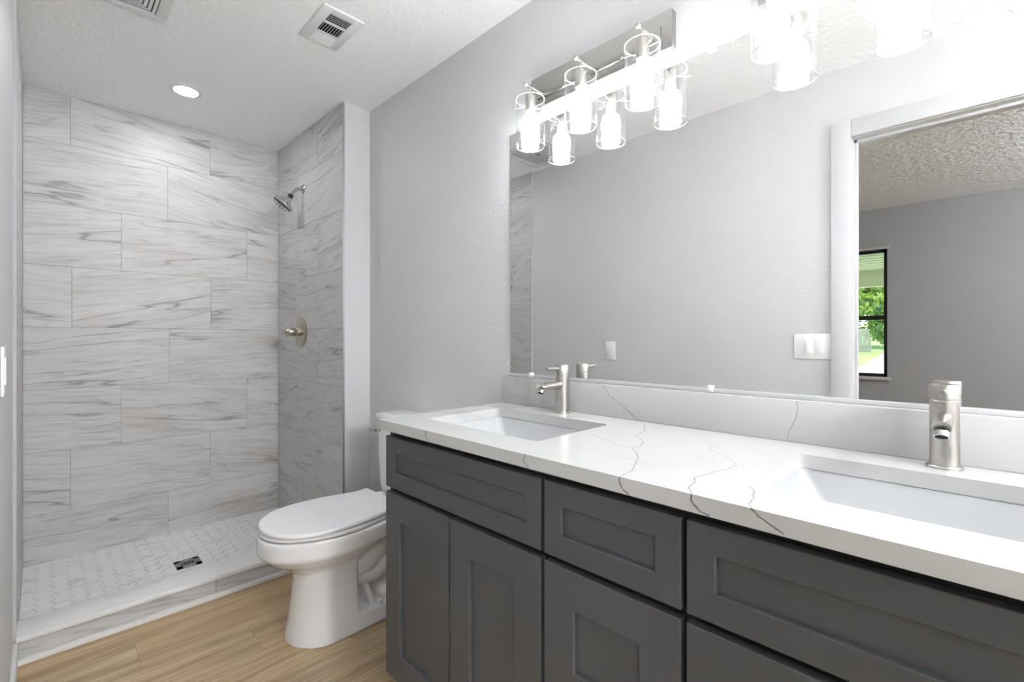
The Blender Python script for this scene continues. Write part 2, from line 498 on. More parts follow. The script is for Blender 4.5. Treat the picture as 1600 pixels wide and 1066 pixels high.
# grout backing seen between the tiles of the side walls
sbox('trim_3', M['grout'], TR + 0.0015, TR + 0.0062, YC + 0.0005, YB, 0.0, ZC - 0.001)

# shower floor of hexagons
m = MB()
x0, x1, y0, y1 = TL, TR, 2.49, YB
m.box(x0, x1, y0, y1, -0.05, 0.0105, mi=1)
ff = 0.062; R = ff / sqrt(3); px = 1.5 * R
DR = (0.472, 0.576, 2.755, 2.855)
random.seed(3)
def clip(poly, ax, lim, keep_less):
    out = []
    for i in range(len(poly)):
        a, b = poly[i], poly[(i + 1) % len(poly)]
        ia = a[ax] <= lim if keep_less else a[ax] >= lim
        ib = b[ax] <= lim if keep_less else b[ax] >= lim
        if ia: out.append(a)
        if ia != ib:
            t = (lim - a[ax]) / (b[ax] - a[ax]); out.append((a[0] + (b[0] - a[0]) * t, a[1] + (b[1] - a[1]) * t))
    return out
for i in range(-1, 28):
    for j in range(-1, 16):
        cx = -0.0385 + i * px; cy = 2.50 + (j + 0.5 * (i % 2)) * ff
        rr = R - 0.0012
        P = [(cx + rr * cos(pi * k / 3), cy + rr * sin(pi * k / 3)) for k in range(6)]
        for ax, lim, kl in ((0, x0 + .001, False), (0, x1 - .001, True), (1, y0 + .001, False), (1, y1 - .001, True)):
            P = clip(P, ax, lim, kl)
            if len(P) < 3: break
        if len(P) < 3: continue
        if DR[0] - 0.01 < cx < DR[1] + 0.01 and DR[2] - 0.01 < cy < DR[3] + 0.01: continue
        Q = []
        for p in P:
            if not Q or (abs(p[0] - Q[-1][0]) + abs(p[1] - Q[-1][1])) > 1e-4: Q.append(p)
        if len(Q) < 3: continue
        m.slab(Q, (0, 0, 0), (1, 0, 0), (0, 1, 0), (0, 0, 1), 0.008, 0.012, 0.0006, uvoff=(random.uniform(0, 20), random.uniform(0, 20)))
m.box(DR[0] - 0.03, DR[1] + 0.03, DR[2] - 0.03, DR[3] + 0.03, 0.009, 0.0112, mi=0)
struct(m, 'floor_shower', [M['hex'], M['groutd']])

# shower drain
t = thing('shower_drain', (0.524, 2.805, 0.012), 'square stainless drain grate set in the white hexagon shower floor', 'drain')
m = MB(); bx = 0.006
m.box(DR[0], DR[1], DR[2], DR[2] + 0.026, 0.0105, 0.0155); m.box(DR[0], DR[1], DR[3] - 0.026, DR[3], 0.0105, 0.0155)
m.box(DR[0], DR[0] + 0.024, DR[2], DR[3], 0.0105, 0.0155); m.box(DR[1] - 0.024, DR[1], DR[2], DR[3], 0.0105, 0.0155)
xx = DR[0] + 0.024
while xx < DR[1] - 0.028:
    m.box(xx + 0.007, xx + 0.011, DR[2] + 0.02, DR[3] - 0.02, 0.0105, 0.015); xx += 0.011
m.build('grate', M['steel'], t)
m = MB(); m.box(DR[0] + 0.01, DR[1] - 0.01, DR[2] + 0.01, DR[3] - 0.01, 0.0106, 0.0116); m.build('drain_well', M['dark'], t)

# shower curb
t = thing('shower_curb', (0.53, 2.44, 0), 'low tiled shower curb with a smooth white cap in front of the hexagon floor', 'shower curb')
m = MB()
m.box(TL, TR, 2.39, 2.495, 0, 0.077, mi=1)
random.seed(21)
for a, b in ((TL, 0.549), (0.549, TR)):
    g = 0.001
    m.slab([(a + g, 0.0), (b - g, 0.0), (b - g, 0.0765), (a + g, 0.0765)], (0, 2.38, 0), (1, 0, 0), (0, 0, 1), (0, -1, 0), -0.01, 0.0, 0.0004,
           uvoff=(random.uniform(0, 50), random.uniform(0, 50)), rot=0.16)
m.build('tiled_face', [M['tile'], M['grout']], t)
m = MB(); m.box(TL, TR, 2.366, 2.517, 0.077, 0.097, 0.003); m.build('curb_cap', M['solid'], t)
sbox('baseboard_curb', M['solid'], TL, 1.20, 2.356, 2.379, 0, 0.021, bev=0.003)

# baseboards
sbox('baseboard_left', M['solid'], XL, XL + 0.013, 0.49, 2.355, 0, 0.088, bev=0.003)
sbox('baseboard_right', M['trimw'], XR - 0.013, XR, 1.30, YC - 0.013, 0, 0.088, bev=0.003)
sbox('baseboard_alcove', M['trimw'], 1.20, XR, YC - 0.013, YC, 0, 0.088, bev=0.003)
sbox('baseboard_bedroom', M['trimw'], XBF, XBF + 0.013, -3.2, 3.45, 0, 0.088, bev=0.003)

# door frame of the bedroom doorway
m = MB()
w = 0.078
def casing(xa, xb):
    m.box(xa, xb, DY1, DY1 + w, 0, DZ + w, 0.003); m.box(xa, xb, DY0 - w, DY0, 0, DZ + w, 0.003)
    m.box(xa, xb, DY0, DY1, DZ, DZ + w, 0.003)
casing(XL, XL + 0.017); casing(XB0 - 0.017, XB0)
m.box(XB0, XL, DY1 - 0.004, DY1 + 0.02, 0, DZ); m.box(XB0, XL, DY0 - 0.02, DY0 + 0.004, 0, DZ)
m.box(XB0, XL, DY0 - 0.02, DY1 + 0.02, DZ - 0.004, DZ + 0.02)
m.box(XB0 + 0.045, XB0 + 0.08, DY1 - 0.016, DY1, 0, DZ, 0.002); m.box(XB0 + 0.045, XB0 + 0.08, DY0, DY0 + 0.016, 0, DZ, 0.002)
m.box(XB0 + 0.045, XB0 + 0.08, DY0, DY1, DZ - 0.016, DZ, 0.002)
door = struct(m, 'door_1', M['trimw'])
m = MB(); m.box(XB0 + 0.008, XB0 + 0.04, DY1 - 0.0055, DY1 - 0.004, 0.87, 0.93, 0.0005); m.build('strike_plate', M['bronze'], door)

# bedroom window
m = MB()
fx0, fx1 = XBF - 0.09, XBF - 0.045
fw = 0.03
m.box(fx0, fx1, WY0, WY0 + fw, WZ0, WZ1); m.box(fx0, fx1, WY1 - fw, WY1, WZ0, WZ1)
m.box(fx0, fx1, WY0, WY1, WZ0, WZ0 + fw); m.box(fx0, fx1, WY0, WY1, WZ1 - fw, WZ1)
m.box(fx0, fx1 + 0.015, WY0, WY1, 1.318, 1.36)
win = struct(m, 'window_1', M['bronze'])
m = MB(); m.box(fx0 + 0.02, fx0 + 0.024, WY0 + fw, WY1 - fw, WZ0 + fw, WZ1 - fw); m.build('window_pane', M['pane'], win)
m = MB(); m.box(XBF - 0.045, XBF + 0.03, WY0 - 0.03, WY1 + 0.03, WZ0 - 0.028, WZ0 - 0.001, 0.004); m.build('window_sill', M['trimw'], win)
m = MB(); m.box(XBF, XBF + 0.006, WY0 - 0.02, WY1 + 0.02, WZ1, WZ1 + 0.02); m.build('window_head', M['trimw'], win)

# ------------------------------------------------------------------ ceiling fittings
# supply register
t = thing('ceiling_register', (0.83, 1.85, ZC), 'small white rectangular ceiling register with three louvred sections', 'air vent')
m = MB()
VX0, VX1, VY0, VY1 = 0.748, 0.908, 1.722, 1.975
ix0, ix1 = 0.786, 0.872
secs = [(1.757, 1.812), (1.822, 1.885), (1.895, 1.945)]
m.box(VX0, ix0, VY0, VY1, ZC - 0.006, ZC, 0.002); m.box(ix1, VX1, VY0, VY1, ZC - 0.006, ZC, 0.002)
ys = [VY0] + [v for s_ in secs for v in s_] + [VY1]
for k in range(0, len(ys), 2): m.box(ix0 - 0.002, ix1 + 0.002, ys[k], ys[k + 1], ZC - 0.006, ZC, 0.001)
m.build('face_plate', M['metalvent'], t)
m = MB(); m.box(ix0 - 0.004, ix1 + 0.004, VY0 + 0.01, VY1 - 0.01, ZC - 0.0012, ZC - 0.0002); m.build('duct_opening', M['dark'], t)
def fin(m, a, b, half, tilt):
    """thin tilted fin from a to b"""
    a, b = Vector(a), Vector(b); d = (b - a).normalized(); s_ = d.cross(Vector((0, 0, 1)))
    w_ = (s_ * cos(tilt) + Vector((0, 0, 1)) * sin(tilt)) * half; n_ = d.cross(w_).normalized() * 0.0005
    rings = [[p + w_ + n_, p + w_ - n_, p - w_ - n_, p - w_ + n_] for p in (a, b)]
    m.loft(rings)
for si, (a, b) in enumerate(secs):
    m = MB()
    if si == 1:
        for k in range(8): xk = ix0 + 0.006 + k * 0.0106; fin(m, (xk, a, ZC - 0.004), (xk, b, ZC - 0.004), 0.0035, 1.1)
    elif si == 0:
        for k in range(5): yk = a + 0.005 + k * 0.0113; fin(m, (ix0, yk, ZC - 0.004), (ix1, yk, ZC - 0.004), 0.0036, -0.6)
    else:
        for k in range(5): yk = a + 0.005 + k * 0.0102; fin(m, (ix0, yk, ZC - 0.004), (ix1, yk, ZC - 0.004), 0.0052, 0.6)
    m.build('louvre', M['metalvent'], t)

# square ceiling diffuser
gx1, gy1 = 0.352, 2.288; S_ = 0.36; gx0, gy0 = gx1 - S_, gy1 - S_
t = thing('ceiling_diffuser', ((gx0 + gx1) / 2, (gy0 + gy1) / 2, ZC), 'square white ceiling diffuser with nested louvre rings above the shower side', 'air vent')
m = MB(); e = 0.037
for a in ((gx0, gx1, gy0, gy0 + e), (gx0, gx1, gy1 - e, gy1), (gx0, gx0 + e, gy0 + e, gy1 - e), (gx1 - e, gx1, gy0 + e, gy1 - e)):
    m.box(*a, ZC - 0.006, ZC, 0.0015)
m.build('outer_frame', M['metalvent'], t)
m = MB(); m.box(gx0 + e - 0.003, gx1 - e + 0.003, gy0 + e - 0.003, gy1 - e + 0.003, ZC - 0.0012, ZC - 0.0002); m.build('duct_opening', M['duct'], t)
for k in range(9):
    ins = e + 0.003 + k * 0.0145
    m = MB(); a0, a1, b0, b1 = gx0 + ins, gx1 - ins, gy0 + ins, gy1 - ins
    if a1 - a0 < 0.02: break
    o_, i_ = 0.0, 0.0096
    ro = [(a0, b0, ZC - 0.0045), (a1, b0, ZC - 0.0045), (a1, b1, ZC - 0.0045), (a0, b1, ZC - 0.0045)]
    ri = [(a0 + i_, b0 + i_, ZC - 0.0050), (a1 - i_, b0 + i_, ZC - 0.0050), (a1 - i_, b1 - i_, ZC - 0.0050), (a0 + i_, b1 - i_, ZC - 0.0050)]
    up = lambda r: [(p[0], p[1], p[2] + 0.0008) for p in r]
    m.loft([ro, ri, up(ri), up(ro), ro], False, False)
    m.build('louvre_ring', M['metalvent'], t)

# recessed light over the shower
t = thing('recessed_light', (0.522, 2.835, ZC), 'lit round recessed light in the ceiling over the shower', 'ceiling light')
m = MB(); m.lathe([(0.066, 0), (0.066, -0.003), (0.058, -0.005), (0.051, -0.004), (0.050, 0)], (0.522, 2.835, ZC), cap0=False, cap1=False, n=48)
m.build('trim_ring', M['metalvent'], t)
m = MB(); m.lathe([(0.0512, -0.0043), (0.050, -0.0045), (0.03, -0.0042), (0.0005, -0.0045)], (0.522, 2.835, ZC), n=48, cap0=True, cap1=True); m.build('lens', M['down'], t)

def fill_globe(name, x, y, mat, label):  # invented globe lamps, out of view, added as fill for both rooms
    t = thing(name, (x, y, ZC), label, 'ceiling light')
    m = MB(); m.lathe([(0.07, 0), (0.07, -0.015), (0.05, -0.022), (0.012, -0.03), (0.012, -0.15), (0.045, -0.16), (0.05, -0.185)], (x, y, ZC), n=40); m.build('canopy', M['nickel'], t)
    m = MB(); m.lathe([(0.05, -0.185), (0.09, -0.20), (0.118, -0.235), (0.125, -0.275), (0.115, -0.32), (0.085, -0.36), (0.045, -0.385), (0.0005, -0.392)], (x, y, ZC), n=40); m.build('globe', mat, t)
fill_globe('fill_light', 0.7, -1.75, M['fill_globe'], 'added fill light, an unseen semi-flush white globe behind the camera')
fill_globe('fill_light', -1.7, -1.5, M['fill_globe_bed'], 'added fill light, an unseen semi-flush white globe in the bedroom')

# ------------------------------------------------------------------ shower fittings
Y0 = 2.9
t = thing('showerhead', (TR, Y0, 2.043), 'chrome shower head on a bent arm high on the tiled shower wall', 'shower head')
m = MB(); m.lathe([(0.030, 0), (0.030, 0.004), (0.024, 0.009), (0.013, 0.012)], (TR, Y0, 2.043), (-1, 0, 0)); m.build('flange', M['chrome'], t)
m = MB(); m.tube([(TR, Y0, 2.043), (1.105, Y0, 2.044), (1.09, Y0, 2.036), (1.075, Y0, 2.018), (1.06, Y0, 1.995)], 0.0095); m.build('shower_arm', M['chrome'], t)
ax = Vector((-0.55, 0.33, -0.77)).normalized(); o = Vector((1.056, Y0, 1.99))
m = MB(); m.lathe([(0.002, -0.010), (0.011, -0.007), (0.016, 0.003), (0.015, 0.012), (0.010, 0.017)], o, ax); m.build('ball_joint', M['rubber'], t)
m = MB(); m.lathe([(0.012, 0.013), (0.016, 0.018), (0.020, 0.024), (0.026, 0.034), (0.034, 0.043), (0.050, 0.052), (0.062, 0.060), (0.064, 0.068), (0.060, 0.072)], o, ax, n=40)
hd = m.build('spray_head', M['chrome'], t)
m = MB(); m.lathe([(0.059, 0.071), (0.059, 0.0745), (0.054, 0.0755)], o, ax, n=40)
u = Vector((0, 1, 0)); v = ax.cross(u)
for ring, n_ in ((0.052, 18), (0.036, 12), (0.02, 7)):
    for k in range(n_):
        c_ = o + ax * 0.0755 + (u * cos(2 * pi * k / n_) + v * sin(2 * pi * k / n_)) * ring
        m.cyl(c_ - ax * 0.001, c_ + ax * 0.004, 0.0034, 0.0022, n=8)
m.build('nozzle_face', M['rubber'], hd)

VY, VZ = 2.928, 1.177
t = thing('shower_valve', (TR, VY, VZ), 'satin nickel shower valve with round plate and bullet handle below the shower head', 'shower valve')
m = MB(); m.lathe([(0.088, 0), (0.088, 0.003), (0.082, 0.008), (0.06, 0.013), (0.036, 0.016)], (TR, VY, VZ), (-1, 0, 0), n=48); m.build('escutcheon', M['satin'], t)
m = MB(); m.lathe([(0.026, 0.014), (0.026, 0.03), (0.023, 0.034), (0.024, 0.037), (0.026, 0.041), (0.026, 0.060), (0.022, 0.078), (0.013, 0.094), (0.004, 0.101)], (TR, VY, VZ), (-1, 0, 0), n=32)
m.build('handle', M['satin'], t)

# ------------------------------------------------------------------ switch plates on the left wall
def switch_plate(yc, zc, gangs, label):
    w_ = 0.038 + 0.046 * (gangs - 1)
    t = thing('light_switch', (XL, yc, zc), label, 'light switch')
    m = MB(); m.box(XL, XL + 0.006, yc - w_, yc + w_, zc - 0.060, zc + 0.060, 0.002); m.build('wall_plate', M['plate'], t)
    for g in range(gangs):
        y = yc + (g - (gangs - 1) / 2) * 0.046
        m = MB(); m.box(XL + 0.004, XL + 0.0085, y - 0.0165, y + 0.0165, zc - 0.033, zc + 0.033, 0.001); m.build('rocker', M['plate'], t)
switch_plate(1.691, 1.059, 1, 'single white rocker switch alone on the grey wall opposite the left faucet')
switch_plate(0.552, 1.10, 2, 'double white rocker switch beside the bedroom door casing')

# ------------------------------------------------------------------ vanity cabinet
XF = 0.75
CY0, CY1 = -0.297, 1.295
t = thing('vanity_cabinet', (1.0, 0.5, 0), 'long charcoal shaker vanity cabinet with shade-dark gaps under the white counter', 'cabinet')
m = MB()
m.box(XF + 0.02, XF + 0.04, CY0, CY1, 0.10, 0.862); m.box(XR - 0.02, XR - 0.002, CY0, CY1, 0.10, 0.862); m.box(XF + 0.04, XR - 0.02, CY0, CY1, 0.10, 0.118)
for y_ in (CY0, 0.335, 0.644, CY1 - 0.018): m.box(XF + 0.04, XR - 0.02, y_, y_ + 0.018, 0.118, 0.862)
m.build('carcass', [M['shadeframe']], t)
m = MB(); m.box(XF + 0.085, XR - 0.01, CY0 + 0.01, CY1 - 0.01, 0.0, 0.10); m.build('toe_kick', M['shadeframe'], t)
m = MB(); m.box(XF + 0.021, XR - 0.002, CY1, CY1 + 0.0025, 0.10, 0.862, 0.0005); m.build('side_panel', M['charcoal'], t)
def shaker(name, y0, y1, z0, z1, mg=0.076):
    m = MB(); xf, xb, th = XF, XF + 0.019, 0.010
    b = 0.0012
    def rect(x, i, j=None):
        j = i if j is None else j
        return [(x, y0 + i, z0 + j), (x, y1 - i, z0 + j), (x, y1 - i, z1 - j), (x, y0 + i, z1 - j)]
    m.loft([rect(xb, 0), rect(xf + b, 0), rect(xf, b), rect(xf, mg), rect(xf + 0.002, mg + 0.0025), rect(xf + th, mg + 0.0032)], True, True)
    return m.build(name, M['charcoal'], t, smooth=0)
dr = [(0.6586, 1.289), (0.349, 0.648), (-0.291, 0.339)]
shaker('false_drawer_front', dr[0][0], dr[0][1], 0.687, 0.841, 0.045)
shaker('drawer_front', dr[1][0], dr[1][1], 0.687, 0.841, 0.045)
shaker('false_drawer_front', dr[2][0], dr[2][1], 0.687, 0.841, 0.045)
for a, b in (dr[0], dr[2]):
    mid = (a + b) / 2
    shaker('door', a, mid - 0.0025, 0.115, 0.671); shaker('door', mid + 0.0025, b, 0.115, 0.671)
shaker('drawer_front', dr[1][0], dr[1][1], 0.390, 0.671); shaker('drawer_front', dr[1][0], dr[1][1], 0.115, 0.374)

# ------------------------------------------------------------------ countertop with two sink cut-outs
ZT, ZBt = 0.892, 0.863
KX0, KX1, KY0, KY1 = 0.730, XR - 0.001, -0.305, 1.302
SX0, SX1 = 0.840, 1.150
SINKS = [0.975, 0.043]
SH = 0.2275
def rrect(cx, cy, hx, hy, r, n=5):
    P = []
    for (sx, sy, a0) in ((1, 1, 0), (-1, 1, 90), (-1, -1, 180), (1, -1, 270)):
        for k in range(n + 1):
            a = radians(a0 + 90 * k / n)
            P.append((cx + sx * (hx - r) + r * cos(a), cy + sy * (hy - r) + r * sin(a)))
    return P
def vein_ribbon(m, pts, width, o, axes, seed=0, mi=1, lift=0.00012):
    """hair-thin inlaid vein following pts (pairs) on a face"""
    rnd = random.Random(seed)
    P = [Vector((a, b)) for a, b in pts]; out = []
    for a, b in zip(P[:-1], P[1:]):
        n = max(2, int((b - a).length / 0.008))
        d = (b - a).normalized(); q = Vector((-d.y, d.x))
        for k in range(n): out.append(a + (b - a) * k / n + q * rnd.uniform(-0.0012, 0.0012))
    out.append(P[-1])
    L = []; Rr = []
    for i, p in enumerate(out):
        d = (out[min(i + 1, len(out) - 1)] - out[max(i - 1, 0)]).normalized(); q = Vector((-d.y, d.x))
        w_ = width * rnd.uniform(0.5, 1.15) * 0.6
        L.append(p + q * w_); Rr.append(p - q * w_)
    O, U, V, N = o, *axes
    f3 = lambda p: Vector(O) + Vector(U) * p.x + Vector(V) * p.y + Vector(N) * lift
    lv = [m.bm.verts.new(f3(p)) for p in L]; rv = [m.bm.verts.new(f3(p)) for p in Rr]
    nrm = Vector(N)
    for i in range(len(lv) - 1):
        f = m.bm.faces.new((lv[i], rv[i], rv[i + 1], lv[i + 1])); f.material_index = mi
m = MB()
def grid_top(z):
    """rectangles of the top around the two openings plus the corner fans"""
    ys = sorted([KY0, KY1] + [SINKS[1] - SH, SINKS[1] + SH, SINKS[0] - SH, SINKS[0] + SH])
    for a, b in ((ys[0], ys[1]), (ys[2], ys[3]), (ys[4], ys[5])):
        m.poly([(KX0, a, z), (KX1, a, z), (KX1, b, z), (KX0, b, z)])
    for a, b in ((ys[1], ys[2]), (ys[3], ys[4])):
        m.poly([(KX0, a, z), (SX0, a, z), (SX0, b, z), (KX0, b, z)]); m.poly([(SX1, a, z), (KX1, a, z), (KX1, b, z), (SX1, b, z)])
rad = 0.018
for z in (ZT, ZBt):
    grid_top(z)
    for cy in SINKS:
        R4 = rrect((SX0 + SX1) / 2, cy, (SX1 - SX0) / 2, SH, rad)
        cs = [(SX1, cy + SH), (SX0, cy + SH), (SX0, cy - SH), (SX1, cy - SH)]
        for q in range(4):
            for k in range(5):
                a, b = R4[q * 6 + k], R4[q * 6 + k + 1]
                m.poly([(cs[q][0], cs[q][1], z), (a[0], a[1], z), (b[0], b[1], z)])
for cy in SINKS:
    R4 = rrect((SX0 + SX1) / 2, cy, (SX1 - SX0) / 2, SH, rad)
    m.loft([[(a, b, ZT) for a, b in R4], [(a, b, ZBt) for a, b in R4]], False, False)
for p, q in (((KX0, KY0), (KX1, KY0)), ((KX1, KY0), (KX1, KY1)), ((KX1, KY1), (KX0, KY1)), ((KX0, KY1), (KX0, KY0))):
    m.poly([(p[0], p[1], ZBt), (q[0], q[1], ZBt), (q[0], q[1], ZT), (p[0], p[1], ZT)])
bmesh.ops.remove_doubles(m.bm, verts=m.bm.verts, dist=1e-5)
bmesh.ops.recalc_face_normals(m.bm, faces=m.bm.faces)
top = ((0, 0, ZT), ((1, 0, 0), (0, 1, 0), (0, 0, 1)))
fr = ((KX0, 0, 0), ((0, 1, 0), (0, 0, 1), (-1, 0, 0)))
V1 = [(1.021, 0.728), (0.971, 0.642), (0.943, 0.587), (0.941, 0.552), (0.902, 0.517), (0.87, 0.495), (0.829, 0.478), (0.784, 0.458), (0.731, 0.452)]
V1b = [(0.941, 0.552), (0.976, 0.548), (1.023, 0.569), (1.037, 0.586), (1.072, 0.617), (1.133, 0.628), (1.23, 0.68)]
V2 = [(0.959, 0.333), (0.928, 0.332), (0.884, 0.345), (0.851, 0.348), (0.819, 0.357), (0.795, 0.343), (0.759, 0.339), (0.731, 0.322)]
V3 = [(0.839, 0.27), (0.814, 0.255), (0.773, 0.243), (0.746, 0.242), (0.731, 0.233)]
V4 = [(1.165, 0.93), (1.19, 0.915), (1.20, 0.885), (1.228, 0.87)]
V5 = [(0.78, 1.10), (0.80, 1.06), (0.79, 1.0), (0.835, 0.96)]
for i, (v_, w_, mi) in enumerate(((V1, 0.0022, 1), (V1b, 0.002, 1), (V2, 0.0022, 1), (V3, 0.0022, 1), (V4, 0.002, 1), (V5, 0.0015, 1),
                                  ([(0.96, 0.333), (1.0, 0.36), (1.05, 0.42), (1.09, 0.43), (1.15, 0.48)], 0.0012, 1),
                                  ([(1.17, 0.29), (1.20, 0.34), (1.19, 0.40)], 0.0012, 1), ([(1.21, 1.13), (1.17, 1.16), (1.16, 1.2)], 0.0014, 1))):
    vein_ribbon(m, v_, w_, *top, seed=i, mi=mi)
for i, v_ in enumerate(([(0.452, 0.8915), (0.453, 0.88), (0.446, 0.872), (0.433, 0.8645)], [(0.322, 0.8915), (0.323, 0.882), (0.313, 0.873), (0.307, 0.868), (0.293, 0.8645)],
                        [(0.233, 0.8915), (0.223, 0.882), (0.21, 0.877), (0.19, 0.867)], [(1.051, 0.8915), (1.048, 0.872), (1.037, 0.8645)], [(0.685, 0.8915), (0.688, 0.876), (0.674, 0.8645)])):
    vein_ribbon(m, v_, 0.003, *fr, seed=40 + i, mi=2)
ct = m.build('countertop', [M['quartz'], M['vein'], M['veind']], normals=False)
tag(ct, 'long white quartz countertop with thin grey veins and two sink openings', 'countertop')
# backsplash
m = MB(); SXF = 1.262
m.box(SXF, XR - 0.001, KY0, 1.306, ZT, 0.993, 0.0022)
sp = ((SXF, 0, 0), ((0, 1, 0), (0, 0, 1), (-1, 0, 0)))
m.bm.normal_update()
for i, v_ in enumerate(([(0.844, 0.991), (0.822, 0.963), (0.789, 0.94), (0.753, 0.919), (0.728, 0.9), (0.725, 0.893)], [(0.771, 0.903), (0.763, 0.918), (0.743, 0.916), (0.735, 0.899)],
                        [(1.303, 0.922), (1.288, 0.898)], [(0.302, 0.99), (0.299, 0.974), (0.304, 0.946), (0.318, 0.919), (0.322, 0.899)])):
    vein_ribbon(m, v_, 0.0022, *sp, seed=70 + i, mi=1)
def cloud(pts):
    f = m.bm.faces.new([m.bm.verts.new((SXF - 0.00008, a, b)) for a, b in pts]); f.material_index = 3
    bmesh.ops.triangulate(m.bm, faces=[f])
bs = m.build('backsplash', [M['quartz'], M['vein'], M['veind'], M['cloud']], normals=False)
tag(bs, 'low white quartz backsplash strip standing between countertop and mirror', 'backsplash')

# ------------------------------------------------------------------ sinks
def make_sink(cy, label):
    cx = (SX0 + SX1) / 2
    t = thing('sink', (cx, cy, ZBt - 0.15), label, 'sink', 'undermount sinks in the vanity counter')
    m = MB()
    L = [(0.168, SH + 0.012, 0.024, ZBt - 0.0005), (0.157, SH + 0.002, 0.022, ZBt - 0.0005), (0.154, SH - 0.001, 0.022, ZBt - 0.006),
         (0.150, SH - 0.005, 0.024, ZBt - 0.016), (0.120, SH - 0.062, 0.03, ZBt - 0.105), (0.112, SH - 0.072, 0.03, ZBt - 0.113), (0.03, 0.03, 0.02, ZBt - 0.122)]
    rings = [[(a, b, z) for a, b in rrect(cx, cy, hx, hy, r)] for hx, hy, r, z in L]
    m.loft(rings, False, True)
    Lo = [(0.168, SH + 0.012, 0.024, ZBt - 0.0005), (0.168, SH + 0.012, 0.024, ZBt - 0.02), (0.13, SH - 0.05, 0.03, ZBt - 0.118), (0.05, 0.05, 0.03, ZBt - 0.135)]
    m.loft([[(a, b, z) for a, b in rrect(cx, cy, hx, hy, r)] for hx, hy, r, z in Lo], False, True)
    bmesh.ops.remove_doubles(m.bm, verts=m.bm.verts, dist=1e-5)
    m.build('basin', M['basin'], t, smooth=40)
    m = MB(); m.lathe([(0.024, 0.0), (0.024, 0.003), (0.019, 0.004), (0.017, 0.001), (0.0005, 0.001)], (cx, cy, ZBt - 0.1225)); m.build('drain', M['nickel'], t)
    return t
make_sink(SINKS[0], 'white rectangular undermount sink nearest the toilet')
make_sink(SINKS[1], 'white rectangular undermount sink farther from the toilet, below the second vanity light')

# ------------------------------------------------------------------ faucets
FX = 1.222
f1 = thing('faucet', (FX, 0.975, ZT), 'brushed nickel single-lever faucet behind the sink nearest the toilet', 'faucet', 'brushed nickel faucets')
fy = 0.975
m = MB(); m.lathe([(0.0275, 0), (0.0275, 0.004), (0.026, 0.0055), (0.022, 0.0058)], (FX, fy, ZT), n=40); m.build('base_ring', M['nickel'], f1)
m = MB(); m.lathe([(0.0220, 0.0), (0.0220, 0.128), (0.0212, 0.129)], (FX, fy, ZT), n=40); bd = m.build('body', M['nickel'], f1)
m = MB(); m.lathe([(0.0208, 0.1285), (0.0208, 0.131), (0.0222, 0.1315), (0.0222, 0.1575), (0.0214, 0.159), (0.001, 0.159)], (FX, fy, ZT), n=40); m.build('cap', M['nickel'], f1)
m = MB(); m.tube([(FX - 0.018, fy, ZT + 0.148), (FX - 0.05, fy, ZT + 0.149), (FX - 0.078, fy, ZT + 0.150)], [0.0048, 0.0045, 0.0043], n=16); m.build('lever', M['nickel'], f1)
m = MB()
n = 28; rings = []
for (x, zc, rx, rz, slant) in ((-0.012, 0.094, 0.0142, 0.0142, 0), (-0.04, 0.0935, 0.0138, 0.0135, 0), (-0.08, 0.0925, 0.0136, 0.0128, 0.1), (-0.112, 0.0910, 0.0136, 0.0125, 0.9)):
    r = []
    for k in range(n):
        a = 2 * pi * k / n; dz = rz * sin(a)
        r.append((FX + x + slant * dz * -0.9, fy + rx * cos(a), ZT + zc + dz))
    rings.append(r)
m.loft(rings, True, True)
sp_ = m.build('spout', M['nickel'], f1)
m = MB(); m.lathe([(0.0116, 0), (0.0116, 0.009), (0.0106, 0.0098)], (FX - 0.106, fy, ZT + 0.083), (-0.55, 0, -1), n=24)
m.build('aerator', M['chrome'], sp_)
m = MB(); m.lathe([(0.0088, 0.0090), (0.0088, 0.0102)], (FX - 0.106, fy, ZT + 0.083), (-0.55, 0, -1), n=24); m.build('aerator_mesh', M['dark'], sp_)
copy_tree(f1, (FX, 0.043, ZT), 'brushed nickel single-lever faucet behind the sink farther from the toilet, below the second vanity light')

# ------------------------------------------------------------------ mirror and clips
m = MB(); m.box(1.2775, XR - 0.0005, -0.32, 1.276, 1.004, 1.920)
mir = thing('mirror', (XR, 0.48, 1.46), 'large frameless wall mirror above the long vanity counter', 'mirror')
m.build('mirror_glass', M['mirror'], mir)
m = MB(); m.box(1.2735, XR - 0.0005, -0.32, 1.276, 0.9935, 1.0045, 0.0006); m.build('bottom_channel', M['caulk'], mir)
for y, z, lb in ((0.505, 1.920, 1), (0.51, 1.004, -1), (1.165, 1.004, -1)):
    m = MB(); m.box(1.2715, 1.2775, y - 0.009, y + 0.009, z - 0.009, z + 0.009, 0.002); m.cyl((1.2715, y, z), (1.269, y, z), 0.0045, n=12)
    m.build('clip', M['clearplastic'], mir)

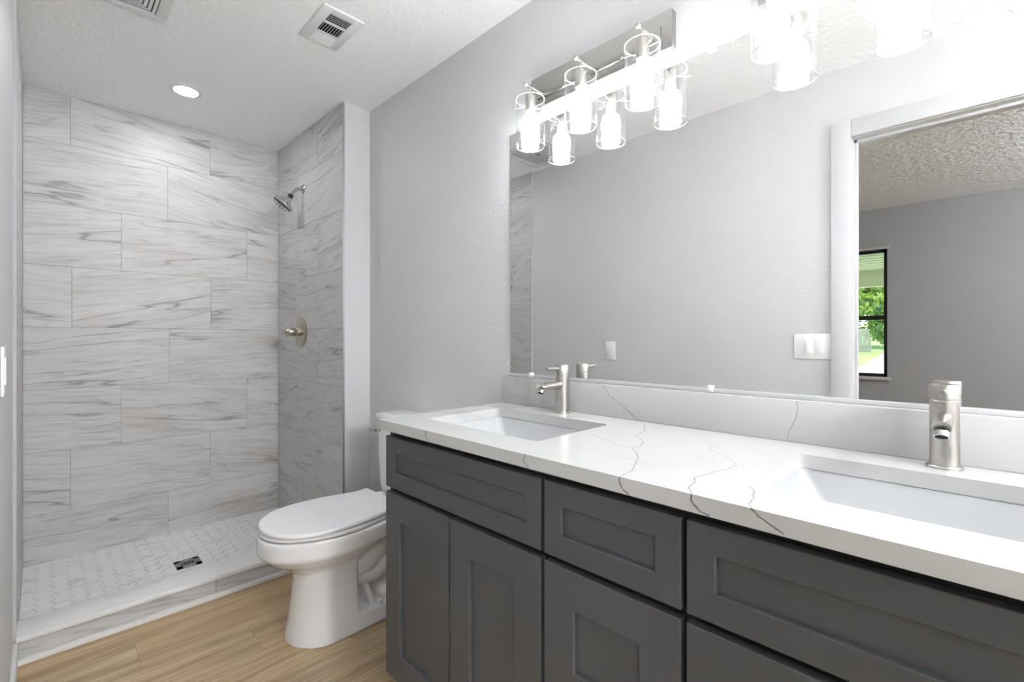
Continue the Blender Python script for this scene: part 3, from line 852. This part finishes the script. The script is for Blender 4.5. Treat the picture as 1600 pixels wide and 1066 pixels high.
# ------------------------------------------------------------------ vanity lights
LX = 1.192
def make_light(yc, label):
    t = thing('vanity_light', (XR, yc, 2.02), label, 'wall light', 'three-lamp vanity lights over the mirror')
    m = MB(); m.box(1.257, XR, yc - 0.269, yc + 0.269, 1.965, 2.075, 0.002)
    m.box(1.250, 1.258, yc - 0.237, yc + 0.237, 1.992, 2.036, 0.0015); m.build('backplate', M['nickelplate'], t)
    for k in (-1, 0, 1):
        y = yc + k * 0.213
        m = MB(); m.cyl((1.255, y, 2.008), (1.174, y, 2.008), 0.0048, n=14); m.cyl((LX, y, 2.008), (LX, y, 1.962), 0.0048, n=14)
        arm = m.build('arm', M['nickel'], t)
        m = MB(); m.lathe([(0.001, -0.009), (0.006, -0.007), (0.0085, 0), (0.006, 0.006), (0.0045, 0.008)], (1.170, y, 2.008), (1, 0, 0), n=16); m.build('knob', M['nickel'], arm)
        m = MB(); m.lathe([(0.006, 0.168), (0.017, 0.166), (0.0185, 0.161), (0.0185, 0.118), (0.0170, 0.114)], (LX, y, 1.81), n=28); soc = m.build('socket', M['nickel'], t)
        m = MB()
        prof = [(0.0500, 0), (0.0500, 0.163), (0.0478, 0.163), (0.0478, 0.0), (0.0500, 0)]
        m.lathe(prof, (LX, y, 1.80), n=48, cap0=False, cap1=False)
        for z_ in (1.8002, 1.9628):
            m.lathe([(0.0501, -0.0006), (0.0501, 0.0006), (0.0477, 0.0006), (0.0477, -0.0006), (0.0501, -0.0006)], (LX, y, z_), n=48, cap0=False, cap1=False, mi=1)
        sh = m.build('glass_shade', [M['glass'], M['rim']], t)
        for a in (90, 210, 330):
            d = Vector((cos(radians(a + 20)), sin(radians(a + 20)), 0)); c0 = Vector((LX, y, 1.942))
            m = MB(); m.cyl(c0 + d * 0.018, c0 + d * 0.056, 0.0016, n=8); m.lathe([(0.001, -0.003), (0.0035, -0.001), (0.0035, 0.003), (0.001, 0.005)], c0 + d * 0.056, d, n=10)
            m.build('thumbscrew', M['nickel'], sh)
        m = MB(); m.lathe([(0.0160, 0.116), (0.0160, 0.098), (0.0172, 0.086)], (LX, y, 1.81), n=28); m.build('bulb_collar', M['caulk'], soc)
        m = MB(); m.lathe([(0.0172, 0.086), (0.0262, 0.081), (0.0305, 0.071), (0.0322, 0.056), (0.0318, 0.040), (0.0305, 0.022), (0.0245, 0.008), (0.014, 0.0005), (0.0005, -0.002)], (LX, y, 1.81), n=28, cap0=False)
        m.build('bulb', M['bulb'], t)
    return t
make_light(0.879, 'brushed nickel bar light with three lit glass lamps over the sink nearest the toilet')
make_light(0.117, 'brushed nickel bar light with three lit glass lamps over the sink farther from the toilet')

# ------------------------------------------------------------------ toilet (faces -X, axis at Y = TY)
TY = 1.835
to = thing('toilet', (0.95, TY, 0), 'white two-piece toilet with closed lid between vanity and shower', 'toilet')
def egg(xt, xb, hw, hb, n=48, flat=0.0, back_r=0.02):
    """outline from tip xt to back xb, half width hw, half width hb at the back"""
    L = xb - xt; pts = []
    xw = xt + L * 0.50
    half = []
    for k in range(21):
        a = pi / 2 * k / 20
        half.append((xw - (xw - xt) * cos(a), hw * sin(a) ** 0.92))
    for k in range(1, 11):
        s_ = k / 10; half.append((xw + (xb - xw) * s_, hw + (hb - hw) * (s_ * s_ * (3 - 2 * s_))))
    top = [(x, TY + y) for x, y in half]; bot = [(x, TY - y) for x, y in reversed(half[1:])]
    return top + bot
def egg_loft(m, specs):
    m.loft([[(x, y, z) for x, y in egg(*s_[:4])] for s_ in specs for z in [s_[4]]], True, True)
# ceramic body fused from overlapping solids
m = MB()
egg_loft(m, [(0.690, 0.93, 0.085, 0.07, 0.20), (0.672, 0.97, 0.10, 0.075, 0.255), (0.640, 1.02, 0.125, 0.09, 0.285), (0.595, 1.06, 0.155, 0.105, 0.312), (0.572, 1.085, 0.177, 0.12, 0.333),
             (0.562, 1.10, 0.187, 0.13, 0.342), (0.556, 1.12, 0.192, 0.145, 0.352), (0.555, 1.13, 0.193, 0.15, 0.40), (0.558, 1.13, 0.190, 0.15, 0.412)])
m.loft([[(x, y, z) for x, y in rrect(1.13, TY, 0.10, 0.155, 0.03)] for z in (0.37, 0.412)])
# pedestal column
def ped(xf, xb, hw, z, r=0.11):
    P = []
    for k in range(25):
        a = radians(90 + 180 * k / 24); P.append((xf + hw * 1.0 + hw * cos(a), TY + hw * sin(a)))
    P += [(xb, TY - hw * 0.98), (xb, TY + hw * 0.98)]
    return [(x, y, z) for x, y in P]
m.loft([ped(0.650, 0.88, 0.137, 0.0), ped(0.652, 0.88, 0.136, 0.015), ped(0.662, 0.88, 0.127, 0.06), ped(0.672, 0.88, 0.118, 0.14), ped(0.680, 0.88, 0.112, 0.22), ped(0.684, 0.89, 0.112, 0.30)])
# base skirt and inner web
m.loft([[(x, y, z) for x, y in rrect(1.0, TY, 0.20, hw, 0.04)] for z, hw in ((0.0, 0.138), (0.02, 0.137), (0.055, 0.128), (0.066, 0.12))])
m.loft([[(x, y, z) for x, y in rrect(1.02, TY, hx, 0.062, 0.03)] for z, hx in ((0.02, 0.15), (0.39, 0.15))])
for s_ in (-1, 1):
    m.tube([(0.86, TY + s_ * 0.05, 0.20), (0.93, TY + s_ * 0.075, 0.235), (0.99, TY + s_ * 0.082, 0.29), (1.03, TY + s_ * 0.08, 0.35), (1.05, TY + s_ * 0.06, 0.41)], [0.035, 0.042, 0.044, 0.042, 0.04], n=20)
    m.tube([(0.88, TY + s_ * 0.05, 0.17), (0.97, TY + s_ * 0.078, 0.185), (1.05, TY + s_ * 0.082, 0.24), (1.11, TY + s_ * 0.08, 0.30), (1.15, TY + s_ * 0.06, 0.38)], [0.03, 0.036, 0.040, 0.042, 0.04], n=20)
    m.lathe([(0.052, 0.0), (0.050, 0.03), (0.036, 0.058), (0.012, 0.07)], (1.03, TY + s_ * 0.068, 0.06), n=24)
    m.tube([(0.93, TY + s_ * 0.075, 0.16), (0.94, TY + s_ * 0.085, 0.11), (0.95, TY + s_ * 0.09, 0.07)], 0.012, n=12)
bmesh.ops.recalc_face_normals(m.bm, faces=m.bm.faces)
bowl = m.build('bowl', M['porcelain'], to, smooth=180)
rm = bowl.modifiers.new('remesh', 'REMESH'); rm.mode = 'VOXEL'; rm.voxel_size = 0.0042; rm.use_smooth_shade = True
sm = bowl.modifiers.new('smooth', 'SMOOTH'); sm.factor = 0.5; sm.iterations = 5
for s_ in (-1, 1):
    m = MB(); m.lathe([(0.014, 0), (0.014, 0.012), (0.011, 0.018), (0.004, 0.021)], (0.975, TY + s_ * 0.112, 0.061), n=20); m.build('bolt_cap', M['seatplastic'], to)
m = MB(); m.loft([[(x, y, z) for x, y in egg(*a)] for a, z in (((0.568, 1.085, 0.183, 0.13), 0.4155), ((0.562, 1.085, 0.188, 0.13), 0.420), ((0.562, 1.085, 0.188, 0.13), 0.428), ((0.567, 1.085, 0.184, 0.13), 0.432))])
m.build('seat', M['seatplastic'], to)
def lid_outline(ins, z):
    half = [(0.562, 0.0), (0.564, 0.035), (0.572, 0.068), (0.590, 0.102), (0.617, 0.134), (0.650, 0.159), (0.690, 0.177), (0.735, 0.187), (0.790, 0.190), (0.845, 0.187),
            (0.900, 0.178), (0.945, 0.166), (0.975, 0.158), (1.000, 0.154), (1.025, 0.155), (1.045, 0.159), (1.065, 0.164)]
    cx = 0.82
    P = [(x, y) for x, y in half] + [(1.067, 0.158), (1.067, 0.0)]
    full = [(x, TY + y) for x, y in P] + [(x, TY - y) for x, y in reversed(P[1:-1])]
    out = []
    for x, y in full:
        d = Vector((x - cx, y - TY)); L = d.length; out.append((x - d.x / L * ins, y - d.y / L * ins, z))
    return out
m = MB(); m.loft([lid_outline(0.006, 0.4345), lid_outline(0.001, 0.437), lid_outline(0.0, 0.441), lid_outline(0.001, 0.446), lid_outline(0.005, 0.4495), lid_outline(0.05, 0.451), lid_outline(0.12, 0.452)])
m.build('lid', M['seatplastic'], to)
for s_ in (-1, 1):
    m = MB(); m.loft([[(x, y, z) for x, y in rrect(1.083, TY + s_ * 0.075, 0.014, 0.022, 0.006)] for z in (0.412, 0.438, 0.441)]); m.build('hinge', M['seatplastic'], to)
# tank
m = MB()
def trect(x0, x1, hw, z, r=0.025): return [(x, y, z) for x, y in rrect((x0 + x1) / 2, TY, (x1 - x0) / 2, hw, r)]
m.loft([trect(1.145, 1.262, 0.150, 0.408), trect(1.135, 1.266, 0.163, 0.416), trect(1.128, 1.268, 0.170, 0.45), trect(1.122, 1.270, 0.178, 0.60), trect(1.118, 1.270, 0.182, 0.758)])
tank = m.build('tank', M['porcelain'], to, smooth=50)
m = MB(); m.loft([trect(1.116, 1.272, 0.184, 0.757), trect(1.112, 1.274, 0.188, 0.761), trect(1.112, 1.274, 0.188, 0.781), trect(1.115, 1.272, 0.185, 0.787), trect(1.13, 1.262, 0.17, 0.789)])
m.build('tank_lid', M['porcelain'], to, smooth=50)
m = MB(); m.lathe([(0.012, 0), (0.012, 0.006), (0.008, 0.008), (0.008, 0.018)], (1.119, TY + 0.145, 0.712), (-1, 0, 0), n=20)
m.tube([(1.103, TY + 0.150, 0.712), (1.098, TY + 0.165, 0.714), (1.094, TY + 0.192, 0.714)], [0.006, 0.0065, 0.0055], n=14); m.build('flush_lever', M['chrome'], to)

# ------------------------------------------------------------------ outside the bedroom window
def gz(x): return -0.1 + max(0.0, (-x - 4.5)) * 0.036
m = MB()
m.poly([(XBF - 0.14, -30, -0.1), (XBF - 0.14, 40, -0.1), (-4.5, 40, -0.1), (-4.5, -30, -0.1)]); m.poly([(-4.5, -30, -0.1), (-4.5, 40, -0.1), (-60, 40, gz(-60)), (-60, -30, gz(-60))])
struct(m, 'ground_lawn', M['lawn'])
m = MB(); e = 0.01
m.loft([[(-3.3, 0.2, -0.1), (-3.3, 3.4, -0.1), (-3.3, 3.4, -0.085), (-3.3, 0.2, -0.085)], [(-4.5, 0.2, -0.1), (-4.5, 3.4, -0.1), (-4.5, 3.4, -0.085), (-4.5, 0.2, -0.085)],
        [(-14, 0.2, gz(-14) - 0.01), (-14, 2.43, gz(-14) - 0.01), (-14, 2.43, gz(-14) + e), (-14, 0.2, gz(-14) + e)],
        [(-26, 1.2, gz(-26) - 0.01), (-26, 2.85, gz(-26) - 0.01), (-26, 2.85, gz(-26) + e), (-26, 1.2, gz(-26) + e)]])
struct(m, 'ground_path', M['concrete'])
m = MB(); m.box(-8.5, XBF - 0.14, -4, 8, 2.40, 2.46); m.box(-8.5, -8.35, -4, 8, 2.10, 2.40); m.box(-8.62, -8.5, -4, 8, 2.22, 2.52)
k = -8.2
while k < -3.4:
    m.box(k, k + 0.012, -4, 8, 2.394, 2.401); k += 0.3
struct(m, 'ceiling_patio', M['patio'])
fe = thing('garden_fence', (-22.5, 7.0, gz(-22.5)), 'weathered board fence at the far end of the lawn outside the window', 'fence')
for i in range(44):
    y = 3.18 + i * 0.155
    m = MB(); h = gz(-22.5); hh = 0.98 + random.uniform(-0.02, 0.02)
    m.box(-22.52, -22.5, y, y + 0.14, h, h + hh, 0.004, 1); m.build('board', M['fencewood'], fe)
for z_ in (0.25, 0.75):
    m = MB(); m.box(-22.5, -22.46, 3.18, 9.99, gz(-22.5) + z_, gz(-22.5) + z_ + 0.08); m.build('rail', M['fencewood'], fe)
def tree(name, x, y, r, h, n, mat, seed, label, cat, zc=None, leaf=0.13):
    rnd = random.Random(seed); z0 = gz(x)
    t = thing(name, (x, y, z0), label, cat)
    zc = z0 + h * 0.6 if zc is None else zc
    m = MB(); m.tube([(x, y, z0 - 0.05), (x + 0.05, y + 0.03, z0 + h * 0.3), (x, y, zc)], [0.12 * r, 0.09 * r, 0.04 * r], n=10)
    for k in range(5):
        a = rnd.uniform(0, 2 * pi); m.tube([(x, y, z0 + h * 0.25), (x + cos(a) * r * 0.5, y + sin(a) * r * 0.5, zc)], [0.05 * r, 0.015 * r], n=6)
    m.build('trunk', M['bark'], t)
    m = MB()
    cl = [(rnd.uniform(-1, 1) * r * 0.6, rnd.uniform(-1, 1) * r * 0.6, rnd.uniform(-1, 1) * h * 0.3, rnd.uniform(0.35, 0.6) * r) for _ in range(14)]
    for _ in range(n):
        cx, cy, cz, cr = rnd.choice(cl)
        d = Vector((rnd.gauss(0, 1), rnd.gauss(0, 1), rnd.gauss(0, 1))).normalized() * cr * rnd.uniform(0.6, 1.05)
        c = Vector((x + cx, y + cy, zc + cz)) + d
        if c.z < z0: c.z = z0 + rnd.uniform(0, 0.3)
        u = Vector((rnd.gauss(0, 1), rnd.gauss(0, 1), rnd.gauss(0, 1))).normalized(); w_ = u.orthogonal().normalized()
        s_ = leaf * rnd.uniform(0.6, 1.3)
        m.poly([c - u * s_, c + w_ * s_ * 0.45, c + u * s_, c - w_ * s_ * 0.45], mi=rnd.random() < 0.3)
    m.build('foliage', [mat, M['leafd']], t, smooth=0, normals=False)
tree('garden_tree', -27, 4.6, 2.6, 5.5, 5200, M['leaf'], 1, 'leafy green tree rising behind the board fence', 'tree', leaf=0.17)
tree('garden_tree', -27, -1.2, 2.4, 5.0, 4200, M['leaf'], 2, 'leafy green tree beyond the end of the concrete path', 'tree', leaf=0.17)
tree('garden_bush', -21.4, 2.45, 0.66, 1.9, 2200, M['leafd'], 3, 'dense green bush beside the end of the board fence', 'bush', leaf=0.10)
